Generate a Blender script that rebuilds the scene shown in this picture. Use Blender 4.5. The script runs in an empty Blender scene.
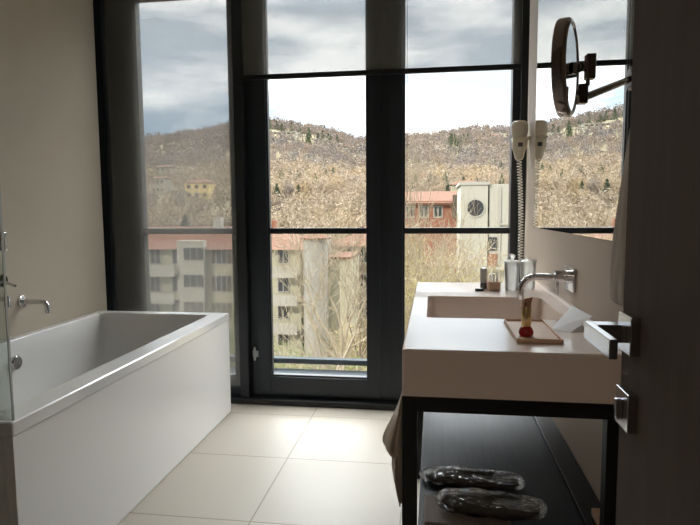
import bpy, bmesh, math, random
from mathutils import Vector, Matrix, noise
PI = math.pi
sc = bpy.context.scene
C = sc.collection
random.seed(7)

# ------------------------------------------------------------------ camera, world, sun, exposure
FPX, EYE = 575.0, 1.25
pitch = math.atan(52.5/FPX); yaw = math.atan(84/FPX*math.cos(pitch)); roll = math.radians(-.4)
FW = Vector((-math.sin(yaw)*math.cos(pitch), math.cos(yaw)*math.cos(pitch), -math.sin(pitch)))
R0 = Vector((math.cos(yaw), math.sin(yaw), 0)); U0 = R0.cross(FW)
RT = R0*math.cos(roll) + U0*math.sin(roll); UP = U0*math.cos(roll) - R0*math.sin(roll)
cam = bpy.data.objects.new('camera', bpy.data.cameras.new('camera')); C.objects.link(cam)
m = Matrix((RT, UP, -FW)).transposed().to_4x4(); m.translation = (0, 0, EYE)
cam.matrix_world = m
cam.data.sensor_width = 36; cam.data.lens = 36*FPX/700; cam.data.clip_start = .02; cam.data.clip_end = 3000
sc.camera = cam
sc.view_settings.view_transform = 'Standard'; sc.view_settings.look = 'None'
sc.view_settings.gamma = 1; sc.view_settings.use_curve_mapping = False
sc.view_settings.exposure = 0.08

def at(x, y, Y):
    """point on the plane at distance Y in the direction of a place seen in the photograph"""
    r = FW + RT*((x-350)/FPX) - UP*((y-262.5)/FPX)
    return Vector((0, 0, EYE)) + r*(Y/r.y)

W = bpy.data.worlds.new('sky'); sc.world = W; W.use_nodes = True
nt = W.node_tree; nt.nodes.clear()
def N(nt, t, **k):
    n = nt.nodes.new(t)
    for a, b in k.items():
        if a.startswith('i_'): n.inputs[a[2:].replace('_', ' ')].default_value = b
        else: setattr(n, a, b)
    return n
L = nt.links.new
tc = N(nt, 'ShaderNodeTexCoord'); sep = N(nt, 'ShaderNodeSeparateXYZ'); L(tc.outputs['Generated'], sep.inputs[0])
mp = N(nt, 'ShaderNodeMapping'); mp.inputs['Scale'].default_value = (1.2, 1.2, 4.5); L(tc.outputs['Generated'], mp.inputs[0])
nz = N(nt, 'ShaderNodeTexNoise', i_Scale=2.6, i_Detail=6.0, i_Roughness=.55); L(mp.outputs[0], nz.inputs['Vector'])
cr = N(nt, 'ShaderNodeValToRGB'); cr.color_ramp.elements[0].position = .43; cr.color_ramp.elements[1].position = .60
L(nz.outputs[0], cr.inputs[0])
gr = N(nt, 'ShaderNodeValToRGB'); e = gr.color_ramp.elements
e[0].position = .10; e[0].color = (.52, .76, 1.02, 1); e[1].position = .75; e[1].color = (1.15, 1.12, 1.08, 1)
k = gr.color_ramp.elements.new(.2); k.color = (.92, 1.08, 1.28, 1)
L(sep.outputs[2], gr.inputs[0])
mx = N(nt, 'ShaderNodeMix', data_type='RGBA'); L(cr.outputs[0], mx.inputs[0]); L(gr.outputs[0], mx.inputs[6]); mx.inputs[7].default_value = (2.15, 2.15, 2.15, 1)
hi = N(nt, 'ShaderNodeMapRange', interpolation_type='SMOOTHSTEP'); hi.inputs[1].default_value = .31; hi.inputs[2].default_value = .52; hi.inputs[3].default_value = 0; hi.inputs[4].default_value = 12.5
L(sep.outputs[2], hi.inputs[0])          # upper sky on the window side boosted, added to brighten the room
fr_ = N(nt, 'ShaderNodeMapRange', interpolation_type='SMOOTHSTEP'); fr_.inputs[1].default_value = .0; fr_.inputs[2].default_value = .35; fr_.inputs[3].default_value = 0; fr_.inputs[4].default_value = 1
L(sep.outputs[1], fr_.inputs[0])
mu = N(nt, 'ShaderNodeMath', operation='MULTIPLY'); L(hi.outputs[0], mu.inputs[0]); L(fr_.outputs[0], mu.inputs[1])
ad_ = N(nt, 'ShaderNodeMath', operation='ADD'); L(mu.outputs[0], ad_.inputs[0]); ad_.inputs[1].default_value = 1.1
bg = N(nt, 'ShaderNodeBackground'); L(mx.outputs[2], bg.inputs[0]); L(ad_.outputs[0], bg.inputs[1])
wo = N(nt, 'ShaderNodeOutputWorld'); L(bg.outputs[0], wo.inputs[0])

sun = bpy.data.objects.new('sun', bpy.data.lights.new('sun', 'SUN')); C.objects.link(sun)
sun.data.energy = 4.8; sun.data.color = (1, .92, .80); sun.data.angle = .02
sun.rotation_euler = Vector((.5, .7, -.48)).to_track_quat('-Z', 'Y').to_euler()

# daylight sampling portals in the window openings
for nm, cx, w_ in (('portal_left', -1.67, .9), ('portal_right', -.36, 1.8)):
    a = bpy.data.lights.new(nm, 'AREA'); a.shape = 'RECTANGLE'; a.size = w_; a.size_y = 2.6
    a.cycles.is_portal = True
    o = bpy.data.objects.new(nm, a); C.objects.link(o); o.location = (cx, 3.68, 1.32); o.rotation_euler = (PI/2, 0, PI)
    o.rotation_euler = Vector((0, -1, 0)).to_track_quat('-Z', 'Y').to_euler()
# unseen warm fill light added in the hallway to brighten the near surfaces
lp = bpy.data.lights.new('hall_fill_light', 'POINT'); lp.energy = 15; lp.color = (1, .82, .66); lp.shadow_soft_size = .12
lpo = bpy.data.objects.new('hall_fill_light', lp); C.objects.link(lpo); lpo.location = (-.3, -.8, 2.45)

# ------------------------------------------------------------------ helpers
def T(o, label, cat=None, group=None, kind=None):
    if label: o['label'] = label
    if cat: o['category'] = cat
    if group: o['group'] = group
    if kind: o['kind'] = kind
    return o
def link(name, me, mat, parent=None, smooth=False, bevel=0, seg=2, loc=None):
    o = bpy.data.objects.new(name, me); C.objects.link(o)
    for mm in (mat if isinstance(mat, (list, tuple)) else [mat]): me.materials.append(mm)
    if smooth:
        for p in me.polygons: p.use_smooth = True
        if smooth == 2: me.set_sharp_from_angle(angle=math.radians(38))
    if parent:
        o.parent = parent
        o.matrix_parent_inverse = Matrix()
        o.location = -parent.location if loc is None else loc
        if parent.parent: o.location = Vector((0, 0, 0))
    elif loc is not None: o.location = loc
    if bevel:
        b = o.modifiers.new('bevel', 'BEVEL'); b.width = bevel; b.segments = seg; b.limit_method = 'ANGLE'; b.harden_normals = False
    return o
def fin(name, bm, mat, parent=None, **k):
    me = bpy.data.meshes.new(name); bmesh.ops.recalc_face_normals(bm, faces=bm.faces) if k.pop('recalc', True) else None
    bm.to_mesh(me); bm.free(); return link(name, me, mat, parent, **k)
def empty(name, loc, label=None, cat=None, group=None, kind=None):
    o = bpy.data.objects.new(name, None); C.objects.link(o); o.location = loc; o.empty_display_size = .05
    return T(o, label, cat, group, kind)
def box(bm, x0, x1, y0, y1, z0, z1, mi=0):
    v = [bm.verts.new(p) for p in ((x0,y0,z0),(x1,y0,z0),(x1,y1,z0),(x0,y1,z0),(x0,y0,z1),(x1,y0,z1),(x1,y1,z1),(x0,y1,z1))]
    for f in ((3,2,1,0),(4,5,6,7),(0,1,5,4),(1,2,6,5),(2,3,7,6),(3,0,4,7)):
        bm.faces.new([v[i] for i in f]).material_index = mi
    return v
def B(*boxes):
    bm = bmesh.new()
    for b in boxes: box(bm, *b)
    return bm
def tube(bm, pts, rad, n=12, cap=True, closed=False, mi=0):
    pts = [Vector(p) for p in pts]; rs = rad if isinstance(rad, (list, tuple)) else [rad]*len(pts)
    rings = []; prev = None
    for i, p in enumerate(pts):
        if closed: t = (pts[(i+1) % len(pts)] - pts[i-1])
        else: t = (pts[min(i+1, len(pts)-1)] - pts[max(i-1, 0)])
        t = t.normalized() if t.length > 1e-9 else Vector((0, 0, 1))
        if prev is None:
            a = Vector((0, 0, 1)) if abs(t.z) < .9 else Vector((1, 0, 0)); u = t.cross(a).normalized()
        else:
            u = prev - t*prev.dot(t)
            u = u.normalized() if u.length > 1e-6 else t.orthogonal().normalized()
        prev = u; w = t.cross(u)
        rings.append([bm.verts.new(p + (u*math.cos(2*PI*k/n) + w*math.sin(2*PI*k/n))*rs[i]) for k in range(n)])
    m_ = len(rings)
    for i in range(m_ if closed else m_-1):
        a, b = rings[i], rings[(i+1) % m_]
        for k in range(n): bm.faces.new((a[k], a[(k+1) % n], b[(k+1) % n], b[k])).material_index = mi
    if cap and not closed:
        bm.faces.new(rings[0][::-1]).material_index = mi; bm.faces.new(rings[-1]).material_index = mi
    return bm
def lathe(bm, prof, n=32, org=(0, 0, 0), axis='Z', mi=0):
    """prof: list of (radius, height)"""
    o = Vector(org)
    def P(r, h, a):
        c, s = r*math.cos(a), r*math.sin(a)
        return o + (Vector((c, s, h)) if axis == 'Z' else Vector((h, c, s)) if axis == 'X' else Vector((c, h, s)))
    rings = []
    for r, h in prof:
        rings.append([bm.verts.new(P(r, h, 0))] if r < 1e-6 else [bm.verts.new(P(r, h, 2*PI*k/n)) for k in range(n)])
    for a, b in zip(rings, rings[1:]):
        for k in range(n):
            if len(a) == 1 and len(b) == 1: continue
            if len(a) == 1: f = (a[0], b[k], b[(k+1) % n])
            elif len(b) == 1: f = (a[k], a[(k+1) % n], b[0])
            else: f = (a[k], a[(k+1) % n], b[(k+1) % n], b[k])
            bm.faces.new(f).material_index = mi
    return bm
def arc(c, r, a0, a1, n, ax=(1, 0, 0), ay=(0, 0, 1)):
    c, ax, ay = Vector(c), Vector(ax), Vector(ay)
    return [c + ax*(r*math.cos(a0+(a1-a0)*i/n)) + ay*(r*math.sin(a0+(a1-a0)*i/n)) for i in range(n+1)]

def mat(name, col, rough=.5, metal=0, bump=None, var=None, spec=None, coat=0, trans=0, ior=None, sheen=0, emit=None):
    """principled; var=(scale, amount, second colour), bump=(scale, strength)"""
    M = bpy.data.materials.new(name); M.use_nodes = True; t = M.node_tree; p = t.nodes['Principled BSDF']
    p.inputs['Base Color'].default_value = (*col, 1); p.inputs['Roughness'].default_value = rough; p.inputs['Metallic'].default_value = metal
    if spec is not None: p.inputs['Specular IOR Level'].default_value = spec
    if coat: p.inputs['Coat Weight'].default_value = coat
    if trans: p.inputs['Transmission Weight'].default_value = trans
    if ior: p.inputs['IOR'].default_value = ior
    if sheen: p.inputs['Sheen Weight'].default_value = sheen
    c = N(t, 'ShaderNodeTexCoord')
    if var:
        n = N(t, 'ShaderNodeTexNoise', i_Detail=5.0, i_Roughness=.6); t.links.new(c.outputs['Object'], n.inputs['Vector'])
        mpn = None
        if isinstance(var[0], (tuple, list)):
            mpn = N(t, 'ShaderNodeMapping'); mpn.inputs['Scale'].default_value = var[0]; t.links.new(c.outputs['Object'], mpn.inputs[0]); t.links.new(mpn.outputs[0], n.inputs['Vector']); n.inputs['Scale'].default_value = 1
        else: n.inputs['Scale'].default_value = var[0]
        r = N(t, 'ShaderNodeMapRange'); r.inputs[1].default_value = .35; r.inputs[2].default_value = .65; r.inputs[4].default_value = var[1]
        t.links.new(n.outputs[0], r.inputs[0])
        mix = N(t, 'ShaderNodeMix', data_type='RGBA'); mix.inputs[6].default_value = (*col, 1); mix.inputs[7].default_value = (*var[2], 1)
        t.links.new(r.outputs[0], mix.inputs[0]); t.links.new(mix.outputs[2], p.inputs['Base Color'])
    if bump:
        n = N(t, 'ShaderNodeTexNoise', i_Detail=4.0); t.links.new(c.outputs['Object'], n.inputs['Vector'])
        if isinstance(bump[0], (tuple, list)):
            mpn = N(t, 'ShaderNodeMapping'); mpn.inputs['Scale'].default_value = bump[0]; t.links.new(c.outputs['Object'], mpn.inputs[0]); t.links.new(mpn.outputs[0], n.inputs['Vector']); n.inputs['Scale'].default_value = 1
        else: n.inputs['Scale'].default_value = bump[0]
        b = N(t, 'ShaderNodeBump', i_Strength=bump[1], i_Distance=.01); t.links.new(n.outputs[0], b.inputs['Height']); t.links.new(b.outputs[0], p.inputs['Normal'])
    return M
def glassmat(name, tint, fac=.06, rough=0, mul=1.0, tex=None):
    """thin clear sheet: see-through with a fresnel reflection"""
    M = bpy.data.materials.new(name); M.use_nodes = True; t = M.node_tree; t.nodes.clear()
    tr = N(t, 'ShaderNodeBsdfTransparent'); tr.inputs[0].default_value = (*tint, 1)
    gl = N(t, 'ShaderNodeBsdfGlossy', i_Roughness=rough); gl.inputs[0].default_value = (1, 1, 1, 1)
    fr = N(t, 'ShaderNodeFresnel', i_IOR=1.45); mt = N(t, 'ShaderNodeMath', operation='MULTIPLY'); mt.inputs[1].default_value = mul
    mi = N(t, 'ShaderNodeMixShader'); o = N(t, 'ShaderNodeOutputMaterial')
    t.links.new(fr.outputs[0], mt.inputs[0]); t.links.new(mt.outputs[0], mi.inputs[0]); t.links.new(tr.outputs[0], mi.inputs[1]); t.links.new(gl.outputs[0], mi.inputs[2]); t.links.new(mi.outputs[0], o.inputs[0])
    return M, t, gl, fr, mi

# ------------------------------------------------------------------ materials
M = {}
M['plaster'] = mat('warm_plaster', (.52, .46, .37), .8, var=(2.2, .5, (.465, .41, .33)), bump=(60, .05))
M['wall_r'] = mat('pink_beige_wall', (.55, .46, .38), .55, var=(2, .4, (.51, .42, .345)))
M['wall_dark'] = mat('taupe_wall', (.30, .26, .22), .8, var=(2, .4, (.26, .23, .19)))
M['ceiling'] = mat('ceiling_paint', (.62, .59, .54), .9, var=(1, .3, (.58, .55, .5)))
M['frame'] = mat('anthracite_frame', (0.014, 0.020, 0.028), .42, var=(3, .5, (0.012, 0.017, 0.024)))
M['post'] = mat('black_post', (.010, .013, .017), .5)
M['black'] = mat('black_steel', (.006, .006, .007), .45, bump=(200, .02))
M['chrome'] = mat('chrome', (.62, .62, .64), .07, 1)
M['bronze'] = mat('dark_polished_chrome', (.30, .26, .24), .1, 1)
M['brushed'] = mat('satin_nickel', (.50, .51, .54), .16, 1)
M['silver'] = mat('mirror_silver', (.88, .89, .88), 0, 1)
M['bath'] = mat('bath_acrylic', (.66, .65, .64), .2, coat=.25, var=(1.5, .3, (.63, .62, .61)))
M['bath_panel'] = mat('bath_panel', (.66, .645, .63), .35, var=(1.5, .4, (.63, .61, .595)))
M['counter'] = mat('solid_surface', (.90, .77, .69), .25, coat=.5, var=(1.5, .3, (.87, .74, .66)))
M['shelf'] = mat('dark_oak_shelf', (.018, .022, .030), .5, spec=.35, var=((60, 3, 60), .8, (.03, .034, .04)), bump=((250, 8, 250), .12))
M['door'] = mat('dark_wood_door', (.125, .098, .082), .75, spec=.2, var=((40, 40, 2.5), .7, (.10, .080, .068)), bump=((220, 220, 6), .06))
M['terry'] = mat('beige_terry', (.72, .60, .48), .95, sheen=.4, var=(9, .5, (.64, .53, .42)), bump=(380, .5))
M['terry_grey'] = mat('grey_linen', (.48, .41, .34), .95, sheen=.3, var=(9, .5, (.42, .36, .30)), bump=(300, .4))
M['paper'] = mat('white_paper', (.92, .92, .93), .7, var=(6, .4, (.8, .8, .82)))
M['wood'] = mat('light_wood', (.74, .50, .34), .5, var=((5, 60, 60), .7, (.64, .42, .27)))
M['red'] = mat('red_glass', (.42, .012, .02), .08, coat=.6)
M['gold'] = mat('gold_metal', (.75, .55, .28), .25, 1)
M['rose'] = mat('rose_gold_cap', (.72, .42, .30), .22, 1)
M['cream'] = mat('cream_plastic', (.76, .68, .55), .35, var=(8, .3, (.72, .64, .51)))
M['cord'] = mat('pale_cord', (.80, .76, .68), .5)
M['grille'] = mat('grey_grille', (.10, .10, .10), .5)
M['grey_tube'] = mat('grey_tube', (.36, .34, .31), .35)
M['slipper'] = mat('grey_slipper', (.10, .085, .075), .9, var=(14, .5, (.075, .065, .06)), bump=(300, .3))
M['linen'] = mat('grey_linen_pack', (.20, .17, .15), .9, bump=(200, .3))
M['hinge'] = mat('grey_hinge', (.35, .37, .38), .4, .6)
M['pane'] = glassmat('window_glass', (.97, .985, .98), mul=.5)[0]
M['screen'] = glassmat('screen_glass', (.92, .96, .94), mul=1.3)[0]
M['tumbler'] = glassmat('tumbler_glass', (.98, .985, .98), mul=1.0)[0]
# tile floor
def tile_mat():
    m_ = bpy.data.materials.new('pale_floor_tile'); m_.use_nodes = True; t = m_.node_tree; p = t.nodes['Principled BSDF']
    c = N(t, 'ShaderNodeTexCoord'); mpn = N(t, 'ShaderNodeMapping'); mpn.inputs['Location'].default_value = (.725, -3.335, 0)
    t.links.new(c.outputs['Object'], mpn.inputs[0])
    br = N(t, 'ShaderNodeTexBrick', offset=0, squash=1, i_Scale=1.0); br.inputs['Mortar Size'].default_value = .0035; br.inputs['Mortar Smooth'].default_value = .1
    br.inputs['Brick Width'].default_value = .6; br.inputs['Row Height'].default_value = .6
    br.inputs['Color1'].default_value = (.375, .345, .295, 1); br.inputs['Color2'].default_value = (.365, .335, .286, 1); br.inputs['Mortar'].default_value = (.22, .19, .15, 1)
    t.links.new(mpn.outputs[0], br.inputs['Vector']); t.links.new(br.outputs[0], p.inputs['Base Color'])
    n = N(t, 'ShaderNodeTexNoise', i_Scale=3.0, i_Detail=4.0); t.links.new(c.outputs['Object'], n.inputs['Vector'])
    r = N(t, 'ShaderNodeMapRange'); r.inputs[3].default_value = .42; r.inputs[4].default_value = .52; p.inputs['Specular IOR Level'].default_value = .3; t.links.new(n.outputs[0], r.inputs[0]); t.links.new(r.outputs[0], p.inputs['Roughness'])
    b = N(t, 'ShaderNodeBump', i_Strength=.4, i_Distance=.002, invert=True); t.links.new(br.outputs['Fac'], b.inputs['Height']); t.links.new(b.outputs[0], p.inputs['Normal'])
    return m_
M['tile'] = tile_mat()
def blind_mat():
    m_ = bpy.data.materials.new('grey_screen_fabric'); m_.use_nodes = True; t = m_.node_tree; t.nodes.clear()
    c = N(t, 'ShaderNodeTexCoord')
    w = N(t, 'ShaderNodeTexWave', wave_type='BANDS', bands_direction='Z', i_Scale=26.0, i_Distortion=.6); t.links.new(c.outputs['Object'], w.inputs['Vector'])
    w2 = N(t, 'ShaderNodeTexWave', wave_type='BANDS', bands_direction='X', i_Scale=24.0, i_Distortion=.6); t.links.new(c.outputs['Object'], w2.inputs['Vector'])
    ad = N(t, 'ShaderNodeMath', operation='ADD'); t.links.new(w.outputs['Fac'], ad.inputs[0]); t.links.new(w2.outputs['Fac'], ad.inputs[1])
    mr = N(t, 'ShaderNodeMapRange'); mr.inputs[2].default_value = 2; mr.inputs[3].default_value = .555; mr.inputs[4].default_value = .585; t.links.new(ad.outputs[0], mr.inputs[0])
    tr = N(t, 'ShaderNodeBsdfTransparent')
    tl = N(t, 'ShaderNodeBsdfTranslucent'); tl.inputs[0].default_value = (.10, .098, .092, 1)
    df = N(t, 'ShaderNodeBsdfDiffuse'); df.inputs[0].default_value = (.46, .45, .42, 1)
    a = N(t, 'ShaderNodeMixShader'); a.inputs[0].default_value = .5; t.links.new(tl.outputs[0], a.inputs[1]); t.links.new(df.outputs[0], a.inputs[2])
    b = N(t, 'ShaderNodeMixShader'); t.links.new(mr.outputs[0], b.inputs[0]); t.links.new(a.outputs[0], b.inputs[1]); t.links.new(tr.outputs[0], b.inputs[2])
    o = N(t, 'ShaderNodeOutputMaterial'); t.links.new(b.outputs[0], o.inputs[0]); return m_
M['blind'] = blind_mat()
def film_mat():
    m_, t, gl, fr, mi = glassmat('crinkled_clear_film', (.93, .94, .95), mul=1.0, rough=.08)
    c = N(t, 'ShaderNodeTexCoord'); n = N(t, 'ShaderNodeTexNoise', i_Scale=38.0, i_Detail=3.0, i_Distortion=1.5); t.links.new(c.outputs['Object'], n.inputs['Vector'])
    b = N(t, 'ShaderNodeBump', i_Strength=1.0, i_Distance=.02); t.links.new(n.outputs[0], b.inputs['Height'])
    t.links.new(b.outputs[0], gl.inputs['Normal']); t.links.new(b.outputs[0], fr.inputs['Normal'])
    return m_
M['film'] = film_mat()

# ------------------------------------------------------------------ room shell
XR = .46
def S(name, bm, m_, parent=None, **k):
    o = fin(name, bm, m_, parent, **k)
    if parent is None: o['kind'] = 'structure'
    return o
YW = 3.57
S('floor', B((-2.4, 1.6, -1.9, 3.75, -.12, 0)), M['tile'])
S('ceiling', B((-2.4, 1.6, -1.9, 3.75, 2.7, 2.85)), M['ceiling'])
S('wall_left', B((-2.4, -2.1, -1.9, 3.434, 0, 2.7), (-2.4, -2.215, 3.434, 3.56, 0, 2.7)), M['plaster'])
S('wall_right', B((XR, .76, -.02, 3.01, 0, 2.7), (.74, 1.0, 3.01, 3.56, 0, 2.7)), M['wall_r'])
S('wall_back', B((-2.1, -.62, -.17, -.05, 0, 2.7), (.30, 1.6, -.17, -.05, 0, 2.7), (-.62, .30, -.17, -.05, 2.12, 2.7)), M['wall_dark'])
S('wall_hall', B((-2.1, 1.6, -1.9, -1.78, 0, 2.7), (1.5, 1.6, -1.78, -.17, 0, 2.7)), M['wall_dark'])
S('trim_1', B((-.66, -.60, -.19, -.03, 0, 2.16), (-.62, .30, -.19, -.03, 2.10, 2.16)), M['door'], bevel=.003)

def window(name, x0, x1, gl_list, zb, sash=False, label=None):
    """frame on the plane YW with panes (g0, g1)"""
    w = empty(name, ((x0+x1)/2, YW+.05, 0), kind='structure')
    bm = bmesh.new(); xs = [x0] + [v for g in gl_list for v in g] + [x1]
    for i in range(0, len(xs), 2): box(bm, xs[i], xs[i+1], YW, YW+.075, 0, 2.7)
    for g in gl_list:
        box(bm, g[0], g[1], YW, YW+.075, 0, zb); box(bm, g[0], g[1], YW, YW+.075, 2.6, 2.7)
    fin('window_frame', bm, M['frame'], w)
    for g in gl_list:
        fin('pane', B((g[0], g[1], YW+.038, YW+.044, zb, 2.6)), M['pane'], w)
        fin('transom_bar', B((g[0], g[1], YW+.006, YW+.036, 1.101, 1.138)), M['post'], w, bevel=.003)
        fin('glazing_bead', B((g[0], g[0]+.012, YW-.004, YW+.03, zb, 2.6), (g[0]+.012, g[1], YW-.004, YW+.03, zb, zb+.012)), M['post'], w)
    return w
w1 = window('window_1', -2.215, -1.21, [(-1.905, -1.289)], .16)
w2 = window('window_2', -1.21, .74, [(-1.047, -.414), (-.188, .455)], .172)
fin('post', B((-1.2395, -1.180, YW-.055, YW, 0, 2.7)), M['post'], w2, bevel=.003)
fin('post', B((.498, .545, YW-.055, YW, 0, 2.7)), M['post'], w2, bevel=.003)
fin('post', B((-2.215, -2.098, YW-.06, YW, 0, 2.7)), M['frame'], w1, bevel=.003)
# sash faces stepping forward of the frame
for g0, g1 in ((-1.122, -.33), (-.27, .52)):
    a, b = (-1.047, -.414) if g0 < -1 else (-.188, .455)
    s = fin('sash', B((g0, a, YW-.016, YW, .055, 2.6), (b, g1, YW-.016, YW, .055, 2.6), (a, b, YW-.016, YW, .055, .172)), M['frame'], w2, bevel=.002)
for z in (.32,):
    hb = bmesh.new(); tube(hb, [(-1.150, YW-.012, z-.045), (-1.150, YW-.012, z+.045)], .009); box(hb, -1.160, -1.125, YW-.020, YW-.012, z-.02, z+.02)
    fin('hinge', hb, M['hinge'], w2, smooth=2)
S('trim_2', B((-2.215, .74, YW-.075, YW, 0, .038)), M['post'], bevel=.003)
# outer rail beyond the glass
S('trim_3', B((-2.2, .9, 3.78, 3.84, .20, .235), (-2.2, .9, 3.655, 3.80, -.02, .16)), mat('rail_grey', (.045, .052, .058), .8, spec=.05), bevel=.003)

# interior door, open, standing in front of the right wall
d = empty('door_1', (.262, .0, 0), kind='structure')
DX = .2435
fin('door_leaf', B((DX, DX+.042, -.04, .779, .008, 2.1)), M['door'], d, bevel=.0015)
h = fin('door_handle', B((DX-.0115, DX, .712, .759, 1.0735, 1.1205)), M['brushed'], d, bevel=.0012)
T(h, 'square brushed metal rosette with flat lever')
fin('lever', B((.189, .198, .645, .751, 1.0865, 1.1085), (.198, DX-.011, .727, .751, 1.0865, 1.1085)), M['brushed'], h, bevel=.0012)
h = fin('privacy_lock', B((DX-.0115, DX, .712, .759, .979, 1.026)), M['brushed'], d, bevel=.0012)
fin('thumb_turn', B((DX-.0195, DX-.011, .731, .741, .990, 1.015)), M['brushed'], h, bevel=.002)
fin('latch', B((DX+.012, DX+.030, .778, .7815, 1.02, 1.15)), M['brushed'], d)

# ------------------------------------------------------------------ blinds
def blind(x0, x1, zb, y, label):
    r = empty('roller_blind', ((x0+x1)/2, y, zb)); T(r, label, 'blind')
    bm = bmesh.new(); n = 24
    for dy in (-.0006, .0006):          # front and back face of the cloth
        vs = [[bm.verts.new((x0+(x1-x0)*i/n, y+dy+.0015*math.sin(i*.9), z)) for i in range(n+1)] for z in (zb+.02, (zb+2.62)/2, 2.62)]
        for a, b in zip(vs, vs[1:]):
            for i in range(n): bm.faces.new((a[i], a[i+1], b[i+1], b[i]))
    fin('fabric', bm, M['blind'], r, smooth=True, recalc=False)
    fin('bottom_bar', B((x0, x1, y-.012, y+.012, zb, zb+.03)), M['post'], r, bevel=.004)
    bm = bmesh.new(); tube(bm, [(x0, y, 2.64), (x1, y, 2.64)], .028, 16); fin('roller', bm, M['post'], r, smooth=2)
    return r
b1 = blind(-2.096, -1.243, .075, 3.538, 'grey screen roller blind pulled fully down over the narrow left window')
b2 = blind(-1.178, .496, 2.057, 3.532, 'grey screen roller blind lowered part way over the double glazed door')
bm = bmesh.new()
for x in (-.172, -.160):
    tube(bm, [(x, 3.512, 2.62), (x, 3.512, 1.30)], .0016, 6)
tube(bm, arc((-.166, 3.512, 1.30), .006, PI, 2*PI, 6), .0016, 6)
fin('chain', bm, M['grille'], b2)

# ------------------------------------------------------------------ bath
XB0, XB1, YB0, YB1, ZR = -2.098, -1.24, 1.50, 3.35, .625
bt = empty('bathtub', ((XB0+XB1)/2, 2.42, 0)); T(bt, 'long rectangular white built-in bathtub along the left wall', 'bathtub')
def rrect(x0, x1, y0, y1, r, z, n=6):
    out = []
    for cx, cy, a in ((x1-r, y1-r, 0), (x0+r, y1-r, PI/2), (x0+r, y0+r, PI), (x1-r, y0+r, 1.5*PI)):
        out += [(cx+r*math.cos(a+PI/2*i/n), cy+r*math.sin(a+PI/2*i/n), z) for i in range(n+1)]
    return out
def loops(bm, ls, cap=True):
    R = [[bm.verts.new(p) for p in l] for l in ls]
    for a, b in zip(R, R[1:]):
        n = len(a)
        for i in range(n): bm.faces.new((a[i], a[(i+1) % n], b[(i+1) % n], b[i]))
    if cap: bm.faces.new(R[-1])
    return R
bm = bmesh.new()
ix0, ix1, iy0, iy1 = -2.045, -1.338, 1.59, 3.275
ls = [rrect(XB0, XB1, YB0, YB1, .006, .583), rrect(XB0, XB1, YB0, YB1, .006, ZR-.004), rrect(XB0+.004, XB1-.004, YB0+.004, YB1-.004, .006, ZR),
      rrect(ix0, ix1, iy0, iy1, .03, ZR), rrect(ix0+.005, ix1-.005, iy0+.006, iy1-.006, .03, ZR-.006),
      rrect(ix0+.012, ix1-.012, iy0+.04, iy1-.03, .04, .5), rrect(ix0+.03, ix1-.03, iy0+.14, iy1-.14, .06, .26),
      rrect(ix0+.05, ix1-.05, iy0+.2, iy1-.2, .07, .19), rrect(ix0+.09, ix1-.09, iy0+.25, iy1-.25, .06, .17)]
loops(bm, ls); 
fin('tub_shell', bm, M['bath'], bt, smooth=2)
fin('side_panel', B((XB1-.03, XB1-.003, YB0+.004, YB1-.003, .004, .580)), M['bath_panel'], bt, bevel=.002)
fin('end_panel', B((XB0, XB1-.031, YB0+.004, YB0+.03, .004, .580)), M['bath_panel'], bt, bevel=.002)
fin('end_panel', B((XB0, XB1-.031, YB1-.03, YB1-.004, .004, .580)), M['bath_panel'], bt, bevel=.002)
bm = bmesh.new(); lathe(bm, [(0, 0), (.034, 0), (.036, .004), (.036, .014), (.031, .020), (.012, .021), (0, .017)], 32, (ix0+.013, 2.50, .515), 'X')
fin('overflow_knob', bm, M['chrome'], bt, smooth=2)
bm = bmesh.new(); lathe(bm, [(0, .176), (.03, .176), (.034, .172)], 24, (-1.7, 2.45, 0)); fin('drain', bm, M['chrome'], bt, smooth=2)
# wall spout
sp = empty('bath_spout', (-2.1, 2.66, .79)); T(sp, 'chrome bath spout sticking out of the beige left wall above the tub', 'tap')
bm = bmesh.new(); lathe(bm, [(0, 0), (.030, 0), (.031, .003), (.031, .009), (.026, .012), (.012, .013)], 28, (-2.1, 2.66, .792), 'X'); fin('rosette', bm, M['chrome'], sp, smooth=2)
bm = bmesh.new(); tube(bm, [(-2.095, 2.66, .792), (-1.985, 2.66, .792)] + [p for p in arc((-1.985, 2.66, .762), .03, PI/2, 0, 8)] + [(-1.955, 2.66, .735)], .0125, 16)
fin('spout', bm, M['chrome'], sp, smooth=2)
# glass screen at the near end of the tub
gs = empty('shower_screen', (-1.6, 1.515, ZR)); T(gs, 'clear glass bath screen standing on the near end of the tub', 'glass screen')
fin('pane', B((-2.095, -1.243, 1.508, 1.516, .628, 2.15)), M['screen'], gs)
fin('edge_seal', B((-1.2445, -1.2425, 1.5075, 1.5165, .628, 2.15)), M['hinge'], gs)
for z in (1.165,):
    fin('clamp', B((-1.315, -1.243, 1.49, 1.506, z-.028, z+.028)), M['chrome'], gs, bevel=.003)
    fin('clamp', B((-1.315, -1.243, 1.518, 1.532, z-.028, z+.028)), M['chrome'], gs, bevel=.003)
# shower set seen behind the screen
bm = bmesh.new(); mxr = empty('bath_mixer', (-2.1, 2.30, .84)); T(mxr, 'chrome mixer with round handle on the left wall behind the glass screen', 'tap')
lathe(bm, [(0, 0), (.034, 0), (.034, .03), (.03, .036), (0, .036)], 28, (-2.1, 2.50, .92), 'X'); fin('body', bm, M['chrome'], mxr, smooth=2)
bm = bmesh.new(); tube(bm, [(-2.07, 2.50, .92), (-2.03, 2.50, .905), (-2.0, 2.50, .895)], .007); fin('lever', bm, M['chrome'], mxr, smooth=2)
bm = bmesh.new(); tube(bm, [(-2.10, 2.50, .83), (-2.05, 2.50, .83)], .012, 14); tube(bm, [(-2.05, 2.50, .85), (-2.05, 2.50, .79)], .014, 14); fin('hose_outlet', bm, M['chrome'], mxr, smooth=2)

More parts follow.
